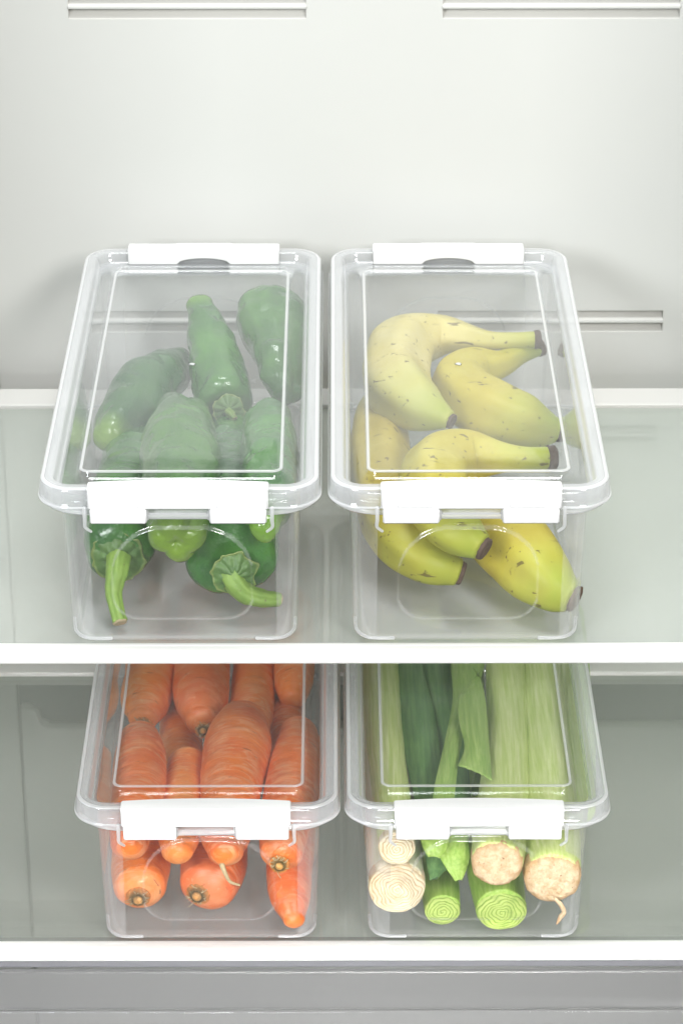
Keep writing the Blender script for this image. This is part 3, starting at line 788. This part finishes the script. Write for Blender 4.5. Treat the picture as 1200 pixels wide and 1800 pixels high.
# ------------------------------------------------------------------ leeks
def leek(label, pts, mat, face, seed, tilt=(0, -1, .1), spiral=7, squash=1.0, hair=None):
    """pts from the far end to the cut end at the front"""
    t = thing('leek', label, 'leek', 'leeks in the right lower box')
    sh = lambda u, a: 1+.012*math.cos(3*a+seed)+.02*math.cos(2*a+seed)
    sweep_obj('shaft', pts, M[mat], t, rings=80, segs=64, cap0=.4, cap1=.10, shape=sh, disp=lambda p, u, a: .0006*nz(V((p.x*3, p.y*.5, p.z*3)), 60, seed))
    e0, e1 = pts[-2][0], pts[-1][0]; r = pts[-1][1]
    d = V(tilt).normalized(); u = V((1, 0, 0)); u = (u-d*u.dot(d)).normalized(); v = d.cross(u)
    d = (d+(e1-e0).normalized()*.8).normalized(); u = (u-d*u.dot(d)).normalized(); v = d.cross(u)
    c = e1+d*r*.24
    NR, NS = (90, 96) if face != 'root' else (34, 96)
    vs, fs, al = [], [], []
    for i in range(NR+1):
        f = i/NR
        for j in range(NS):
            a = j/NS*2*math.pi
            if face == 'root':
                rr = r*1.0*f*(1+.05*noise.noise(V((math.cos(a)*3, math.sin(a)*3, seed))))
                h = .10*r*(1-f**4)+.045*r*noise.noise(V((rr*math.cos(a)*330, rr*math.sin(a)*330, seed)))-.16*r*f**6
                h += .035*r*noise.noise(V((rr*math.cos(a)*900, rr*math.sin(a)*900, seed)))
                g = f
            else:
                wob = .17*noise.noise(V((math.cos(a)*1.1+f*1.5, math.sin(a)*1.1, seed)))+.06*noise.noise(V((f*4*math.cos(a), f*4*math.sin(a), seed+4)))
                ph = (f+wob*min(1, f*2))*spiral+a/(2*math.pi)
                w = ph-math.floor(ph)
                g = sst(.02, .34, w)*sst(.98, .74, w)
                rr = r*1.02*f*(1+.03*noise.noise(V((math.cos(a)*2, math.sin(a)*2, seed))))
                ga = .5+.5*noise.noise(V((f*3*math.cos(a), f*3*math.sin(a), seed+9))); g = 1-(1-g)*min(1, max(0, ga+.45))
                h = .05*r*g+.10*r*(1-f*f)-.10*r*f**8+.05*r*noise.noise(V((f*2*math.cos(a), f*2*math.sin(a), seed+6)))
            if i == NR: h -= .55*r; rr *= 1.005
            vs.append(c+u*rr*math.cos(a)+v*rr*math.sin(a)*squash+d*h); al.append(g)
    for i in range(NR):
        for j in range(NS):
            k = (j+1) % NS; fs.append((i*NS+j, i*NS+k, (i+1)*NS+k, (i+1)*NS+j))
    m = {'white': 'facewhite', 'green': 'facegreen', 'root': 'root'}[face]
    mesh('cut_face', vs, fs, [M[m]], t, True, al)
    if hair: sweep_obj('root_hair', mk(hair, SZ), M['root'], t, rings=24, segs=12, disp=lambda p, u, a: .0014*nz(p, 300, 3))
    return t
def leaf(parent, ctrl, mat, name='leaf', fold=.0, seed=0, n=50, m=14, thick=.0007):
    """a strip: ctrl = [(left px, left py, right px, right py, z, cup)]"""
    L = [at(a, b, z+SZ) for a, b, c, d, z, k in ctrl]; Rr = [at(c, d, z+SZ) for a, b, c, d, z, k in ctrl]
    K = [q[5] for q in ctrl]
    L = catmull([V((*p, k)) for p, k in zip(L, K)], n); Rr = catmull([V((*p, k)) for p, k in zip(Rr, K)], n)
    vs, fs = [], []
    for i in range(n):
        a, b = V(L[i][:3]), V(Rr[i][:3]); k = L[i][3]
        for j in range(m+1):
            f = j/m; p = a.lerp(b, f); p = p+V((0, -.25, 1))*k*(1-(2*f-1)**2)
            p = p+V((0, 0, 1))*(.0009*nz(p, 70, seed)+.0004*math.cos(f*31))
            vs.append(p)
    for i in range(n-1):
        for j in range(m):
            fs.append((i*(m+1)+j, i*(m+1)+j+1, (i+1)*(m+1)+j+1, (i+1)*(m+1)+j))
    o = mesh(name, vs, fs, [M[mat]], parent); solid(o, thick, 0); return o
leek('small leek at the top left, pale cut end with rings', mk([(668, 1100, .092, 30), (668, 1180, .092, 33), (676, 1300, .093, 33), (688, 1400, .092, 33), (697, 1488, .090, 32)], SZ), 'leekpale', 'white', 1, (0, -1, .18), 6)
leek('large white leek at the left, ringed cut end under the small one', mk([(660, 1200, .052, 36), (672, 1300, .052, 42), (684, 1420, .052, 47), (697, 1556, .050, 49)], SZ), 'leekwhite', 'white', 2, (0, -1, .10), 9)
leek('slim green leek in the bottom layer, left of the wide green one', mk([(750, 1330, .026, 36), (758, 1440, .026, 36), (768, 1530, .022, 35), (777, 1598, .020, 31)], SZ), 'leekgreen', 'green', 3, (0, -1, .28), 5, .86)
leek('wide green leek at the bottom middle, coiled green cut end', mk([(850, 1330, .034, 44), (858, 1440, .032, 46), (868, 1530, .029, 48), (880, 1598, .026, 44)], SZ), 'leekgreen', 'green', 4, (0, -1, .28), 7, .80)
leek('leek at the top middle with a round brown root plate', mk([(888, 1060, .094, 30), (888, 1170, .094, 35), (890, 1290, .092, 38), (884, 1400, .088, 45), (874, 1500, .082, 47), (873, 1515, .081, 46)], SZ), 'leekpale', 'root', 5, (0, -1, .16))
leek('leek at the right wall with a wide tan root plate and loose root strand', mk([(945, 1060, .088, 34), (948, 1170, .087, 38), (956, 1290, .084, 44), (964, 1400, .079, 50), (969, 1500, .070, 52), (970, 1540, .066, 51)], SZ), 'leekpale', 'root', 6, (.04, -1, .12), hair=[(975, 1580, .052, 3.5), (986, 1592, .046, 4), (990, 1603, .041, 4.5), (984, 1613, .036, 4), (978, 1624, .032, 1.5)])
leek('leek lying along the right wall, half hidden by the wide root one', mk([(1000, 1080, .060, 26), (1008, 1200, .060, 30), (1015, 1330, .058, 32), (1015, 1420, .055, 30)], SZ), 'leekgreen', 'green', 7)
# leek with its dark leafy top folded back towards the viewer
t = thing('leek', 'leafy leek with dark flat leaves, top folded over in the middle', 'leek', 'leeks in the right lower box')
sweep_obj('shaft', mk([(815, 1080, .070, 30), (820, 1180, .072, 30), (822, 1300, .070, 26), (800, 1400, .068, 24), (785, 1470, .070, 18)], SZ), M['leekmid'], t, rings=60, segs=40, flat=.7)
leaf(t, [(690, 1080, 745, 1080, .085, .004), (682, 1165, 742, 1165, .085, .004), (698, 1260, 765, 1260, .084, .005), (722, 1380, 778, 1360, .082, .004), (740, 1450, 780, 1430, .08, .003)], 'leekleaf', seed=1)
leaf(t, [(732, 1080, 790, 1080, .078, .004), (735, 1165, 795, 1165, .078, .004), (755, 1260, 812, 1260, .078, .005), (775, 1380, 825, 1380, .074, .004), (785, 1440, 830, 1440, .070, .003)], 'leekleaf', seed=2)
leaf(t, [(792, 1080, 855, 1080, .095, .004), (792, 1170, 852, 1165, .096, .005), (795, 1230, 835, 1225, .100, .004), (782, 1300, 812, 1300, .104, .003), (762, 1390, 800, 1385, .102, .002), (755, 1440, 795, 1440, .100, .002)], 'leekmid', seed=3)
leaf(t, [(838, 1188, 842, 1190, .112, .0), (806, 1225, 850, 1215, .114, .003), (806, 1270, 856, 1265, .114, .004), (815, 1320, 860, 1320, .112, .004), (804, 1346, 864, 1372, .110, .002)], 'leekmid', seed=4)
leaf(t, [(735, 1420, 795, 1420, .075, .005), (738, 1470, 812, 1470, .070, .006), (745, 1500, 812, 1490, .062, .006), (755, 1548, 768, 1545, .050, .001)], 'leekleaf', seed=5)
leaf(t, [(762, 1430, 830, 1425, .084, .005), (760, 1475, 822, 1475, .080, .006), (774, 1510, 826, 1505, .072, .005), (800, 1550, 812, 1548, .060, .001)], 'leekgreen', seed=6)
leaf(t, [(745, 1440, 800, 1435, .090, .004), (736, 1470, 790, 1468, .089, .005), (744, 1492, 786, 1490, .084, .004), (752, 1506, 772, 1508, .080, .001)], 'leekgreen', seed=7)
